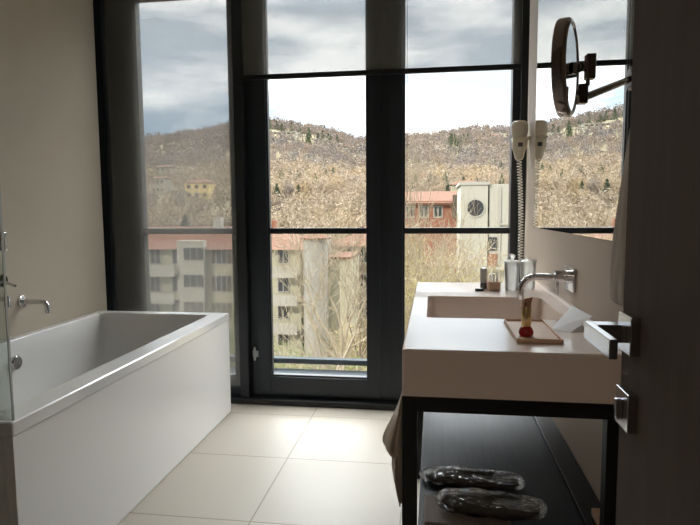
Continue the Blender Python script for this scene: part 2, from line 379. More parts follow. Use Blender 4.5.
# ------------------------------------------------------------------ washstand
ZC, VX0, VX1, VY0, VY1 = .92, -.072, XR-.001, 1.346, 2.63
ws = empty('washbasin', ((VX0+VX1)/2, 1.98, .805)); T(ws, 'thick pale pink-beige washbasin top with a sunken rectangular bowl', 'washbasin')
bm = bmesh.new()
bx0, bx1, by0, by1 = -.020, .400, 1.757, 2.203
ls = [rrect(VX0, VX1, VY0, VY1, .004, .806), rrect(VX0, VX1, VY0, VY1, .004, ZC-.003), rrect(VX0+.003, VX1-.001, VY0+.003, VY1-.003, .004, ZC),
      rrect(bx0, bx1, by0, by1, .014, ZC), rrect(bx0+.002, bx1-.002, by0+.002, by1-.002, .014, ZC-.004),
      rrect(bx0+.012, bx1-.012, by0+.012, by1-.012, .018, ZC-.085), rrect(bx0+.026, bx1-.026, by0+.026, by1-.026, .02, ZC-.098), rrect(bx0+.15, bx1-.15, by0+.16, by1-.16, .02, ZC-.101)]
R = loops(bm, ls); bm.faces.new(R[0][::-1])
fin('basin_top', bm, M['counter'], ws)
bm = bmesh.new(); lathe(bm, [(0, .004), (.026, .004), (.030, 0)], 24, (.19, 1.98, ZC-.1005)); fin('drain', bm, M['chrome'], ws, smooth=2)
fin('upstand', B((XR-.014, XR-.001, VY0+.003, VY1-.003, ZC+.0005, ZC+.012)), M['counter'], ws, bevel=.001)
st = empty('washstand_frame', ((VX0+VX1)/2, 1.98, 0)); T(st, 'black square tube metal stand carrying the washbasin, with a dark low shelf', 'stand')
t_ = .036
zt = .8045
LX = .432-t_
for x, y in ((VX0, VY0), (LX, VY0), (VX0, VY1-t_), (LX, VY1-t_)):
    fin('leg', B((x, x+t_, y, y+t_, 0, zt)), M['black'], st, bevel=.001)
for x0, x1, y0, y1 in ((VX0+t_, LX, VY0, VY0+t_), (VX0+t_, LX, VY1-t_, VY1), (VX0, VX0+t_, VY0+t_, VY1-t_), (LX, LX+t_, VY0+t_, VY1-t_)):
    fin('rail', B((x0, x1, y0, y1, zt-t_, zt)), M['black'], st, bevel=.001)
fin('shelf', B((VX0+t_+.001, LX-.006, VY0+.002, VY1-.002, .418, .442)), M['shelf'], st, bevel=.002)
fin('shelf_edge', B((LX-.005, XR-.003, VY0+.002+t_, VY1-.002-t_, .418, .448)), M['black'], st, bevel=.002)
# wall tap over the basin
tp = empty('basin_tap', (XR, 2.01, 1.017)); T(tp, 'chrome wall-mounted basin tap with an arched spout over the bowl', 'tap')
fin('wall_plate', B((XR-.010, XR-.0005, 1.935, 2.06, .976, 1.056)), M['chrome'], tp, bevel=.003)
bm = bmesh.new(); tube(bm, [(XR-.009, 2.03, 1.02), (XR-.05, 2.03, 1.02)], .020, 24); fin('valve_body', bm, M['chrome'], tp, smooth=2)
bm = bmesh.new(); tube(bm, [(XR-.04, 2.03, .999), (XR-.04, 2.03, .955)], .004, 10); fin('lever', bm, M['chrome'], tp, smooth=2)
bm = bmesh.new(); tube(bm, [(XR-.045, 2.03, 1.017), (.345, 2.018, 1.019)] + arc((.345, 2.012, .971), .048, PI/2, PI, 10) + [(.297, 2.012, .942)], .0115, 18)
fin('spout', bm, M['chrome'], tp, smooth=2)

# ------------------------------------------------------------------ mirror on the right wall
mr_ = fin('wall_mirror', B((.4563, XR-.0002, 1.40, 2.752, 1.166, 2.62)), M['silver'], None)
T(mr_, 'large frameless mirror above the washbasin reflecting the window', 'mirror')

# magnifying mirror
mm = empty('makeup_mirror', (XR, 1.45, 1.548)); T(mm, 'round swivelling magnifying mirror on a jointed arm, seen almost edge on', 'mirror')
cx, cy, cz, Rm = .2585, 1.215, 1.5255, .094
q = Matrix.Translation((cx, cy, cz)) @ Matrix.Rotation(math.radians(-21), 4, 'Z')
def tf(bm, mtx): bmesh.ops.transform(bm, matrix=mtx, verts=bm.verts); return bm
bm = bmesh.new(); lathe(bm, [(Rm-.008, -.0135), (Rm-.002, -.0135), (Rm, -.010), (Rm, .006), (Rm-.004, .0105), (Rm-.010, .0115), (Rm-.012, .008), (Rm-.012, -.008), (Rm-.008, -.0135)], 64, (0, 0, 0), 'X')
fin('ring', tf(bm, q), M['bronze'], mm, smooth=2)
bm = bmesh.new(); lathe(bm, [(0, -.0125), (Rm-.008, -.0125), (Rm-.008, .009), (0, .009)], 64, (0, 0, 0), 'X'); fin('glass_disc', tf(bm, q), M['silver'], mm, smooth=2)
bm = bmesh.new(); tube(bm, [(.268, cy, 1.525), (.276, cy, 1.525)], .012, 16); lathe(bm, [(0, -.011), (.006, -.009), (.011, 0), (.006, .009), (0, .011)], 20, (.282, cy+.003, 1.527), 'X'); fin('ball_joint', bm, M['bronze'], mm, smooth=2)
bm = bmesh.new(); box(bm, .288, .296, cy-.008, cy+.012, 1.520, 1.534); box(bm, .294, .312, cy-.008, cy+.014, 1.503, 1.551); box(bm, .296, .303, cy-.002, cy+.008, 1.49, 1.503); box(bm, .281, .299, cy-.008, cy+.014, 1.456, 1.494)
fin('hinge_block', bm, M['bronze'], mm, bevel=.002)
bm = bmesh.new(); tube(bm, [(.292, cy+.004, 1.468), (.452, 1.435, 1.548)], .0075, 14); fin('arm', bm, M['bronze'], mm, smooth=2)
bm = bmesh.new(); lathe(bm, [(0, 0), (.026, 0), (.028, -.004), (.024, -.012), (0, -.012)], 28, (.4562, 1.44, 1.548), 'X'); fin('wall_plate', bm, M['bronze'], mm, smooth=2)

# hair dryer in its holder
hd = empty('hair_dryer', (.412, 2.95, 1.58)); T(hd, 'cream hair dryer hanging in a bracket at the far edge of the wall mirror', 'hair dryer')
hx, hy = .411, 2.93
bm = bmesh.new(); lathe(bm, [(0, .093), (.029, .092), (.036, .087), (.040, .076), (.0395, .04), (.035, .022), (.030, .0165), (0, .0165)], 28, (hx, hy, 1.58)); fin('head', bm, M['cream'], hd, smooth=2)
bm = bmesh.new(); lathe(bm, [(0, -.092), (.016, -.091), (.021, -.082), (.029, -.050), (.036, -.030), (.037, -.002), (.033, .0035), (0, .0035)], 28, (hx, hy, 1.58)); bd = fin('handle', bm, M['cream'], hd, smooth=2)
fin('grille', B((hx-.011, hx+.011, hy-.0385, hy-.026, 1.548, 1.568)), M['grille'], hd, bevel=.002)
bm = bmesh.new(); box(bm, hx-.036, XR-.0005, hy-.036, hy+.036, 1.5835, 1.5965); fin('bracket', bm, M['cream'], hd, bevel=.004)
bm = bmesh.new(); pts = []; nn = 640
for i in range(nn):
    s = i/(nn-1); a = s*2*PI*36
    z = 1.49 - s*.50; x = hx + .012*s + .006*math.sin(s*3); 
    pts.append((x + .0105*math.cos(a), hy - .02*s + .0105*math.sin(a), z))
tube(bm, pts, .0027, 5)
tube(bm, [(hx+.012, hy-.02, .99), (hx+.025, hy-.01, .96), (hx+.035, hy+.01, 1.0), (hx+.040, hy+.02, 1.2), (XR-.006, hy+.03, 1.5), (XR-.006, hy+.03, 1.584)], .003, 6)
fin('coiled_cord', bm, M['cord'], hd, smooth=True)

# ------------------------------------------------------------------ things on the washbasin
# wooden tray with rim
tr = empty('wooden_tray', (.26, 1.575, ZC)); T(tr, 'small square wooden tray under the red bottle at the front of the basin top', 'tray')
fin('tray_base', B((.209, .313, 1.447, 1.703, ZC+.0008, ZC+.005)), M['wood'], tr)
fin('tray_rim', B((.205, .2095, 1.443, 1.707, ZC+.0008, ZC+.011), (.3125, .317, 1.443, 1.707, ZC+.0008, ZC+.011), (.2095, .3125, 1.443, 1.4475, ZC+.0008, ZC+.011), (.2095, .3125, 1.7025, 1.707, ZC+.0008, ZC+.011)), M['wood'], tr, bevel=.001)
# perfume bottle
pb = empty('perfume_bottle', (.236, 1.50, ZC+.005)); T(pb, 'red glass ball bottle with a tall gold cap on the wooden tray', 'bottle')
bm = bmesh.new(); lathe(bm, [(0, 0), (.014, 0), (.0185, .006), (.019, .013), (.015, .022), (.010, .026), (0, .026)], 28, (.236, 1.50, ZC+.0055)); fin('glass_body', bm, M['red'], pb, smooth=2)
bm = bmesh.new(); lathe(bm, [(.011, .025), (.0125, .027), (.0125, .074), (.0105, .077), (0, .077)], 24, (.236, 1.50, ZC+.0055)); fin('gold_tube', bm, M['gold'], pb, smooth=2)
bm = bmesh.new(); z0 = ZC+.0815
lathe(bm, [(0, 0), (.012, .0), (.0125, .006), (.0115, .016), (0, .017)], 20, (.236, 1.50, z0))
for i in range(4):
    tube(bm, [(.2275+.0055*i, 1.490, z0+.011), (.2315+.0055*i, 1.490, z0+.0215+.0015*i)], .0024, 8)
fin('twisted_cap', bm, M['rose'], pb, smooth=2)
# folded card leaning
bm = bmesh.new(); p0 = [at(551, 330, 1.62), at(571, 334, 1.575), at(592, 316, 1.655), at(572, 305.5, 1.82)]
p0[0].z = ZC+.0008; p0[1].z = ZC+.0008
vs = [bm.verts.new(p) for p in p0]; bm.faces.new(vs)
q1 = bm.verts.new((.425, 1.60, ZC+.001)); q2 = bm.verts.new((.400, 1.73, ZC+.001)); bm.faces.new((vs[0], vs[1], q1, q2))
cd = fin('folded_card', bm, M['paper'], None); so = cd.modifiers.new('thickness', 'SOLIDIFY'); so.thickness = .0006
T(cd, 'white folded card standing tilted beside the wooden tray', 'card')
# tumblers
def tumbler(x, y, label, frill=False):
    r = empty('glass_tumbler', (x, y, ZC)); T(r, label, 'glass', 'wrapped tumblers at the far end of the basin top')
    bm = bmesh.new(); lathe(bm, [(0, .001), (.024, .001), (.030, .115), (.0285, .115), (.0235, .008), (0, .008)], 28, (x, y, ZC)); fin('glass_body', bm, M['tumbler'], r, smooth=2)
    bm = bmesh.new(); pr = [(.0265, .0015), (.0272, .02), (.0315, .1), (.0335, .117), (.031, .120), (.012, .121), (.005, .124)] + ([(.009, .136), (.012, .146), (.003, .149)] if frill else [])
    lathe(bm, pr, 28, (x, y, ZC))
    for v in bm.verts:
        k_ = .0022*(1+2*(v.co.z-ZC)/.15); n_ = noise.noise_vector(v.co*70); v.co += n_*k_ if v.co.z > ZC+.004 else Vector()
    fin('film_wrap', bm, M['wrap'], r, smooth=True)
M['wrap'] = glassmat('white_wrap', (.97, .975, .97), mul=1.0, rough=.12)[0]
t = M['wrap'].node_tree; mi0 = [n for n in t.nodes if n.type == 'MIX_SHADER'][0]; df = N(t, 'ShaderNodeBsdfTranslucent'); df.inputs[0].default_value = (.98, .97, .95, 1)
m2 = N(t, 'ShaderNodeMixShader'); m2.inputs[0].default_value = .42; t.links.new(mi0.outputs[0], m2.inputs[1]); t.links.new(df.outputs[0], m2.inputs[2]); t.links.new(m2.outputs[0], [n for n in t.nodes if n.type == 'OUTPUT_MATERIAL'][0].inputs[0])
tumbler(.318, 2.40, 'film-wrapped glass tumbler, left of the pair by the hair dryer cord', True)
tumbler(.384, 2.42, 'film-wrapped glass tumbler, right of the pair, nearest the wall')
# toiletry tray at the back: wooden box, grey tube, black soap
bm = bmesh.new(); tb = empty('toiletry_box', (.235, 2.42, ZC)); T(tb, 'small open wooden box of toiletries near the far edge of the basin top', 'box')
bx = lambda *a: fin('box_wall', B(a), M['wood'], tb, bevel=.001)
bx(.222, .270, 2.370, 2.375, ZC+.001, ZC+.036); bx(.222, .270, 2.455, 2.460, ZC+.001, ZC+.030); bx(.222, .226, 2.375, 2.455, ZC+.001, ZC+.030); bx(.266, .270, 2.375, 2.455, ZC+.001, ZC+.024)
fin('box_base', B((.226, .266, 2.375, 2.455, ZC+.001, ZC+.005)), M['wood'], tb)
for i, (x, y) in enumerate(((.234, 2.40), (.246, 2.41), (.257, 2.40))):
    sk = fin('toiletry_sachet', B((-.004, .004, -.012, .012, 0, .06)), M['paper'], None, bevel=.001); sk.location = (x, y+.015*(i-1), ZC+.0056); sk.rotation_euler = (0, math.radians(-4+4*i), 0)
    T(sk, 'slim white sachet standing in the wooden toiletry box', 'sachet', 'sachets in the toiletry box')
gt = empty('toiletry_tube', (.205, 2.40, ZC)); T(gt, 'grey toiletry tube standing by the wooden box', 'tube')
bm = bmesh.new(); lathe(bm, [(0, .0), (.0135, .0), (.0135, .022), (.0115, .024)], 20, (.207, 2.43, ZC+.001)); fin('cap', bm, M['grille'], gt, smooth=2)
bm = bmesh.new(); lathe(bm, [(.0125, .024), (.014, .03), (.0135, .085), (0, .088)], 20, (.207, 2.43, ZC+.001)); fin('tube_body', bm, M['grey_tube'], gt, smooth=2)
bm = bmesh.new(); ls = [rrect(.168, .204, 2.35, 2.375, .008, ZC+z) for z in (.001, .010)] ; R = loops(bm, ls); bm.faces.new(R[0][::-1])
sb = fin('shaving_case', bm, M['black'], None, bevel=.002); T(sb, 'little black case lying left of the wooden toiletry box', 'case')

# ------------------------------------------------------------------ towels
def cloth(name, prof, mt_, label, cat, parent=None, ny=14):
    """prof: list of (z, x0, x1, y0, y1) cross-sections of a hanging cloth, with folds"""
    bm = bmesh.new(); rings = []; n = 40
    for (z, x0, x1, y0, y1) in prof:
        ring = []
        for k_ in range(n):
            a = 2*PI*k_/n; w_ = 1+.10*math.sin(5*a+z*7)+.05*math.sin(9*a-z*13)
            ring.append(bm.verts.new(((x0+x1)/2+(x1-x0)/2*math.cos(a)*w_, (y0+y1)/2+(y1-y0)/2*math.sin(a)*w_, z)))
        rings.append(ring)
    for a, b in zip(rings, rings[1:]):
        for k_ in range(n): bm.faces.new((a[k_], a[(k_+1) % n], b[(k_+1) % n], b[k_]))
    bm.faces.new(rings[0][::-1]); bm.faces.new(rings[-1])
    o = fin(name, bm, mt_, parent, smooth=True); s = o.modifiers.new('s', 'SUBSURF'); s.levels = 1; s.render_levels = 2
    if label: T(o, label, cat)
    return o
# bath towel over the left side rail of the stand
cloth('hanging_towel', [(.795, -.0765, -.0735, 1.37, 1.47), (.775, -.080, -.0735, 1.37, 1.48), (.74, -.092, -.0735, 1.37, 1.49), (.70, -.112, -.074, 1.37, 1.50), (.672, -.124, -.074, 1.37, 1.51), (.655, -.125, -.074, 1.37, 1.51), (.644, -.118, -.074, 1.37, 1.51), (.641, -.100, -.074, 1.37, 1.50), (.638, -.100, -.074, 1.37, 1.50),
      (.60, -.103, -.074, 1.37, 1.50), (.56, -.097, -.074, 1.37, 1.50), (.52, -.084, -.074, 1.37, 1.49), (.505, -.080, -.075, 1.38, 1.48)], M['terry'],
      'beige terry towel hanging in a bulge from the left side of the black stand', 'towel')
# hand towel on wall hook, behind the door
tw = empty('hand_towel', (.42, 1.33, 1.5)); T(tw, 'grey-beige towel hanging on the wall between the mirror and the dark door', 'towel')
cloth('towel_cloth', [(1.50, .440, .455, 1.350, 1.375), (1.46, .433, .455, 1.345, 1.385), (1.38, .425, .455, 1.33, 1.40), (1.25, .412, .455, 1.30, 1.42), (1.14, .404, .455, 1.28, 1.43), (1.045, .402, .455, 1.28, 1.43), (1.03, .41, .45, 1.29, 1.42)], M['terry_grey'], None, None, tw)
bm = bmesh.new(); tube(bm, [(.4562, 1.36, 1.515), (.436, 1.36, 1.512), (.432, 1.36, 1.525)], .005, 10); fin('hook', bm, M['chrome'], tw, smooth=2)

# ------------------------------------------------------------------ slippers in film on the shelf
def slipper_pack(cx, cy, z, rot, label, L_=.27, W_=.095, H_=.035):
    r = empty('slipper_pack', (cx, cy, z)); T(r, label, 'slippers', 'film-wrapped slippers on the low shelf')
    Mx = Matrix.Translation((cx, cy, z)) @ Matrix.Rotation(rot, 4, 'Z')
    def blob(sx, sy, z0, z1, j, seed, ends=0):
        bm = bmesh.new(); n, m_ = 40, 12; rings = []
        for i in range(m_+1):
            ph = PI*i/m_; ring = []
            for k_ in range(n):
                a = 2*PI*k_/n; c_ = math.copysign(abs(math.cos(a))**.6, math.cos(a)); s_ = math.copysign(abs(math.sin(a))**.75, math.sin(a))
                w_ = sy*(.86+.14*math.cos(a+.2)); rr = math.sin(ph)**.45
                if ends and abs(c_) > .9: w_ *= 1.15
                p = Vector((sx*c_*rr, w_*s_*rr, (z0+z1)/2+(z1-z0)/2*math.cos(ph)*(1-.25*math.cos(a))))
                p += noise.noise_vector(p*28+Vector((seed, 0, 0)))*j
                p.z = max(p.z, .0005); ring.append(bm.verts.new(p))
            rings.append(ring)
        for a, b in zip(rings, rings[1:]):
            for k_ in range(n): bm.faces.new((a[k_], a[(k_+1) % n], b[(k_+1) % n], b[k_]))
        bm.faces.new(rings[0]); bm.faces.new(rings[-1][::-1])
        return tf(bm, Mx)
    fin('slipper', blob(L_/2, W_/2, .003, H_*.85, .0015, 1), M['slipper'], r, smooth=True)
    fin('film_bag', blob(L_/2+.018, W_/2+.012, .0, H_*.85+.006, .007, 5, 1), M['film'], r, smooth=True)
lp_ = fin('folded_linen', B((-.02, .20, 1.40, 1.55, .4425, .462)), M['linen'], None, bevel=.007, seg=3); T(lp_, 'flat folded dark linen piece under the wrapped slippers', 'linen')
slipper_pack(.115, 1.665, .4425, math.radians(-4), 'film-wrapped dark slipper lying further back on the low shelf')
slipper_pack(.150, 1.475, .4625, math.radians(-5), 'film-wrapped dark slipper lying on folded linen, nearest the camera', .25, .10, .042)
wb = fin('wood_block', B((.414, .450, 1.445, 1.52, .4485, .468)), M['wood'], None, bevel=.003); T(wb, 'small pale wooden block at the wall end of the low shelf', 'block')
#EXTERIOR
# ------------------------------------------------------------------ outside: hillside, woods, houses
def leafmat(name, cols, rough=.9):
    m_ = bpy.data.materials.new(name); m_.use_nodes = True; t = m_.node_tree; p = t.nodes['Principled BSDF']; p.inputs['Roughness'].default_value = rough; p.inputs['Specular IOR Level'].default_value = 0
    oi = N(t, 'ShaderNodeObjectInfo'); at_ = N(t, 'ShaderNodeAttribute', attribute_name='tint'); a = N(t, 'ShaderNodeMath', operation='ADD'); f = N(t, 'ShaderNodeMath', operation='FRACT')
    t.links.new(oi.outputs['Random'], a.inputs[0]); t.links.new(at_.outputs['Fac'], a.inputs[1]); t.links.new(a.outputs[0], f.inputs[0])
    r = N(t, 'ShaderNodeValToRGB'); r.color_ramp.interpolation = 'LINEAR'
    while len(r.color_ramp.elements) < len(cols): r.color_ramp.elements.new(.5)
    for i, c in enumerate(cols): r.color_ramp.elements[i].position = i/(len(cols)-1); r.color_ramp.elements[i].color = (*c, 1)
    t.links.new(f.outputs[0], r.inputs[0]); t.links.new(r.outputs[0], p.inputs['Base Color'])
    return m_
M['bare'] = leafmat('bare_twigs', [(0.304, 0.233, 0.161), (0.251, 0.205, 0.166), (0.350, 0.286, 0.203), (0.274, 0.226, 0.185), (0.220, 0.192, 0.170), (0.334, 0.259, 0.161)])
M['barefar'] = leafmat('distant_bare_woods', [(0.208, 0.168, 0.141), (0.180, 0.158, 0.149), (0.236, 0.187, 0.149), (0.166, 0.154, 0.157), (0.215, 0.180, 0.157)])
M['ever'] = leafmat('evergreen_needles', [(0.066, 0.083, 0.054), (0.091, 0.106, 0.066), (0.076, 0.091, 0.068)])
M['shrub'] = leafmat('olive_shrub', [(0.286, 0.237, 0.116), (0.231, 0.230, 0.095), (0.340, 0.279, 0.150), (0.204, 0.181, 0.095)])
M['ivy'] = leafmat('green_ivy', [(0.128, 0.180, 0.064), (0.187, 0.237, 0.088), (0.102, 0.142, 0.056)])
M['bark'] = mat('pale_bark', (0.294, 0.250, 0.182), .9, var=(3, .7, (0.192, 0.156, 0.107)), spec=.05)
M['barkdark'] = mat('brown_bark', (0.140, 0.105, 0.083), .9, spec=.05)
M['ground'] = mat('winter_ground', (0.185, 0.153, 0.108), 1, var=(.03, .8, (0.135, 0.128, 0.077)), spec=.05)
M['meadow'] = mat('pale_meadow', (0.270, 0.270, 0.128), 1, var=(.1, .5, (0.240, 0.225, 0.120)), spec=.05)
M['cream_wall'] = mat('cream_render', (0.324, 0.310, 0.232), .9, var=(.25, .5, (0.286, 0.270, 0.199)), spec=.05)
M['stone'] = mat('grey_stone_render', (0.253, 0.247, 0.231), .9, var=(.5, .6, (0.198, 0.190, 0.175)), spec=.05)
M['rooftile'] = mat('red_roof_tiles', (0.121, 0.063, 0.043), .9, var=(1.4, .7, (0.089, 0.050, 0.036)), bump=((1.728, 19.890, 2.160), .5), spec=.05)
M['brick'] = mat('red_brick', (0.220, 0.095, 0.065), .9, var=(1.2, .6, (0.180, 0.080, 0.055)), spec=.05)
M['white_wall'] = mat('white_render', (0.330, 0.318, 0.273), .9, var=(.3, .4, (0.297, 0.285, 0.241)), spec=.05)
M['darkpane'] = mat('dark_window', (0.022, 0.022, 0.022), .2)
M['shutter'] = mat('brown_shutter', (0.080, 0.065, 0.050), .8, spec=.05)
M['ledge'] = mat('pale_ledge', (0.300, 0.290, 0.260), .8, spec=.05)
M['ochre'] = mat('ochre_render', (0.561, 0.442, 0.210), .9, spec=.05)

def hterr(x, y):
    d = math.hypot(x, y); az = math.degrees(math.atan2(x, y))
    # ridge elevation (tangent) along the azimuth
    pts = [(-60, .150), (-40, .135), (-30, .120), (-26, .128), (-22, .140), (-17.5, .165), (-15.5, .158), (-13, .151), (-10, .142), (-7.5, .128), (-4, .133), (0, .133), (4, .140), (8, .136), (14, .150), (40, .15)]
    for (a0, e0), (a1, e1) in zip(pts, pts[1:]):
        if az <= a1: break
    u = min(max((az-a0)/(a1-a0), 0), 1); e = e0+(e1-e0)*u
    prof = [(0, -13), (60, -14), (110, -9), (170, -2.5), (260, 10), (380, .073*380*e/.14), (520, .112*520*e/.14), (680, 680*(e-.012)), (900, 500*e)]
    for (d0, z0), (d1, z1) in zip(prof, prof[1:]):
        if d <= d1: break
    s = min(max((d-d0)/(d1-d0), 0), 1)
    amp = min(max((d-80)/300, 0), 1)*9*(1 if d < 560 else .45)
    return z0+(z1-z0)*s + amp*noise.noise(Vector((x/95, y/95, 3.1))) + amp*.35*noise.noise(Vector((x/34, y/34, 8.)))
bm = bmesh.new(); rows = []
ds = [6, 20, 40, 60, 80, 100, 125, 150, 175, 200, 230, 260, 290, 320, 350, 380, 410, 440, 470, 500, 530, 560, 600, 640, 680, 720, 800, 900]
for dd in ds:
    row = []
    for i in range(91):
        a = math.radians(-55+i*1.05); x, y = dd*math.sin(a), dd*math.cos(a)
        row.append(bm.verts.new((x, y, hterr(x, y))))
    rows.append(row)
for a, b in zip(rows, rows[1:]):
    for i in range(90): bm.faces.new((a[i], a[i+1], b[i+1], b[i]))
S('hillside', bm, M['ground'], smooth=True)

def cards(bm, cx, cy, z0, w, h_, n, s, rng, tint=None, lay=None, shape='round', mi=0):
    for _ in range(n):
        if shape == 'round':
            u = rng.random()*2*PI; v = rng.uniform(-1, 1); r = rng.random()**.4; q_ = math.sqrt(1-v*v)
            p = Vector((cx+math.cos(u)*q_*r*w/2, cy+math.sin(u)*q_*r*w/2, z0+h_*(.5+.5*v*r)))
        else:
            t_ = rng.random()**1.4; u = rng.random()*2*PI; r = (1-t_)*(.5+.5*rng.random())
            p = Vector((cx+math.cos(u)*r*w/2, cy+math.sin(u)*r*w/2, z0+h_*t_))
        d1 = Vector((rng.gauss(0, 1), rng.gauss(0, 1), rng.gauss(.5, 1))).normalized()*s*rng.uniform(.6, 1.6)
        d2 = Vector((rng.gauss(0, 1), rng.gauss(0, 1), rng.gauss(0, 1))).normalized()*s*rng.uniform(.25, .6)
        f = bm.faces.new([bm.verts.new(p-d1/2-d2/3), bm.verts.new(p+d1/2), bm.verts.new(p+d2)]); f.material_index = mi
        if lay is not None: f[lay] = tint
rng = random.Random(11)
def proto(kind, i):
    """unit tree: crown about 8 m tall on a trunk"""
    r = empty('bare_tree' if kind == 'bare' else 'evergreen_tree', (0, 0, 0))
    bm = bmesh.new()
    if kind == 'bare':
        w_ = rng.uniform(6, 8)
        for _ in range(5): cards(bm, rng.uniform(-1, 1)*w_*.22, rng.uniform(-1, 1)*w_*.22, rng.uniform(2, 4), w_*.7, rng.uniform(5, 7.5), 260, .55, rng)
        for f in bm.faces: pass
    else: cards(bm, 0, 0, 1, 6.4, 8.8, 1100, .8, rng, shape='cone')
    c = fin('crown', bm, M['bare' if kind == 'bare' else 'ever'], r, recalc=False)
    bm = bmesh.new(); tube(bm, [(0, 0, -1.5), (.1, 0, 2), (0, .1, 5)], [.28, .2, .08], 6)
    if kind == 'bare':
        for k_ in range(5):
            a = rng.random()*6.28; tube(bm, [(.1, 0, 1.5+k_*.5), (math.cos(a)*1.6, math.sin(a)*1.6, 5+k_*.4), (math.cos(a)*2.2, math.sin(a)*2.2, 7.5)], [.12, .08, .03], 5)
    fin('trunk', bm, M['barkdark'], r)
    return r
PB = [proto('bare', i) for i in range(5)]; PE = [proto('ever', i) for i in range(2)]
used = set()
def plant(protos, x, y, sc_, label, group, cat='tree'):
    k_ = rng.randrange(len(protos)); src = protos[k_]
    if id(src) in used:
        r = src.copy(); C.objects.link(r)
        for ch in list(src.children):
            c = ch.copy(); C.objects.link(c); c.parent = r
    else: r = src; used.add(id(src))
    r.location = (x, y, hterr(x, y)); r.scale = (sc_, sc_, sc_*rng.uniform(.9, 1.15)); r.rotation_euler = (0, 0, rng.random()*6.28)
    T(r, label, cat, group); return r
# clearings that stay free of trees: x, y, radius
clear = []
def houses_clear(p, r): clear.append((p.x, p.y, r))
def free(x, y): return all((x-a)**2+(y-b)**2 > r*r for a, b, r in clear)

# ---- houses scattered on the slope
def villa(u, v, dist, w_, h_, dep, wallm, roofm, label, rot=0, flat=False, cols=3, rows_=2):
    best = min((abs(at(u, v, q_).z - .6 - hterr(at(u, v, q_).x, q_)), q_) for q_ in range(max(130, int(dist*.6)), int(dist*1.5), 3)) if dist > 200 else (0, dist)
    w_, h_ = w_*best[1]/dist, h_*best[1]/dist; dist = best[1]; p = at(u, v, dist); z = p.z - .5; houses_clear(p, w_*.75+5)
    [houses_clear(p*(1-q_/p.length), w_*.5+1) for q_ in (9, 17)]
    r = empty('villa', (p.x, p.y, z)); T(r, label, 'house')
    def loc(o): o.location = (0, 0, 0); return o
    def part(nm, bm, mm_, par=r): o = fin(nm, bm, mm_, par, loc=Vector((0, 0, 0))); return o
    base = hterr(p.x, p.y)-z-6
    part('wall', B((-w_/2, w_/2, 0, dep, min(base, -2), h_)), wallm)
    if flat: part('roof', B((-w_/2-.4, w_/2+.4, -.5, dep+.4, h_, h_+.5)), M['ledge'])
    else:
        bm = bmesh.new(); e_ = .6; a = [bm.verts.new(q_) for q_ in ((-w_/2-e_, -e_, h_), (w_/2+e_, -e_, h_), (w_/2+e_, dep+e_, h_), (-w_/2-e_, dep+e_, h_), (-w_/4, dep/2, h_+w_*.17), (w_/4, dep/2, h_+w_*.17))]
        for f in ((0, 1, 5, 4), (1, 2, 5), (2, 3, 4, 5), (3, 0, 4), (3, 2, 1, 0)): bm.faces.new([a[i] for i in f])
        part('roof', bm, roofm)
    for j in range(rows_):
        for i in range(cols):
            x = -w_/2+w_*(i+.5)/cols; zz = h_*(j+.35)/rows_
            part('window', B((x-w_*.07, x+w_*.07, -.06, .06, zz, zz+h_*.33/rows_*1.3)), M['darkpane'])
    r.rotation_euler = (0, 0, rot)
    return r
villa(284, 134.5, 470, 20, 2.4, 10, M['white_wall'], M['rooftile'], 'long flat-roofed white villa high on the wooded hill below the skyline', flat=True, cols=5, rows_=1)
villa(345, 150, 400, 8, 3, 7, M['white_wall'], M['rooftile'], 'small white house on the wooded slope near the right edge of the left door pane')
villa(306, 147, 430, 6, 2.5, 6, M['cream_wall'], M['rooftile'], 'tiny cream house half hidden on the hill above the left door pane woods')
villa(197, 198, 240, 11, 7, 9, M['ochre'], M['rooftile'], 'sunlit ochre villa on the slope seen through the narrow blind')
villa(158, 193, 240, 6, 7, 8, M['white_wall'], M['rooftile'], 'narrow white house left of the ochre villa')
villa(163, 175, 310, 9, 5, 8, M['white_wall'], M['rooftile'], 'white house on the slope above the narrow white one')
villa(168, 148, 420, 8, 3, 8, M['cream_wall'], M['rooftile'], 'small cream house highest on the slope behind the narrow blind')
villa(190, 216, 190, 26, 2.2, 5, M['ledge'], M['rooftile'], 'long pale terrace building below the ochre villa', flat=True, cols=7, rows_=1)
villa(466, 187, 170, 8, 1.2, 7, M['cream_wall'], M['rooftile'], 'house with orange roof showing above the white modern block')
villa(497, 139, 430, 8, 3, 7, M['white_wall'], M['rooftile'], 'small pale house high on the hill at the right of the view')
villa(428, 149, 420, 7, 2.4, 7, M['cream_wall'], M['rooftile'], 'small cream house on the hill above the pale meadow')

# pale meadow patch
p = at(412, 168, 330)
bm = bmesh.new(); g = []
for j in range(7):
    g.append([])
    for i in range(9):
        x = p.x-14+26*i/8; y = p.y-28+56*j/6; g[-1].append(bm.verts.new((x, y, hterr(x, y)+1.2)))
for j in range(6):
    for i in range(8): bm.faces.new((g[j][i], g[j][i+1], g[j+1][i+1], g[j+1][i]))
S('meadow', bm, M['meadow']); clear.append((p.x, p.y, 17)); clear.append((p.x, p.y-16, 13))

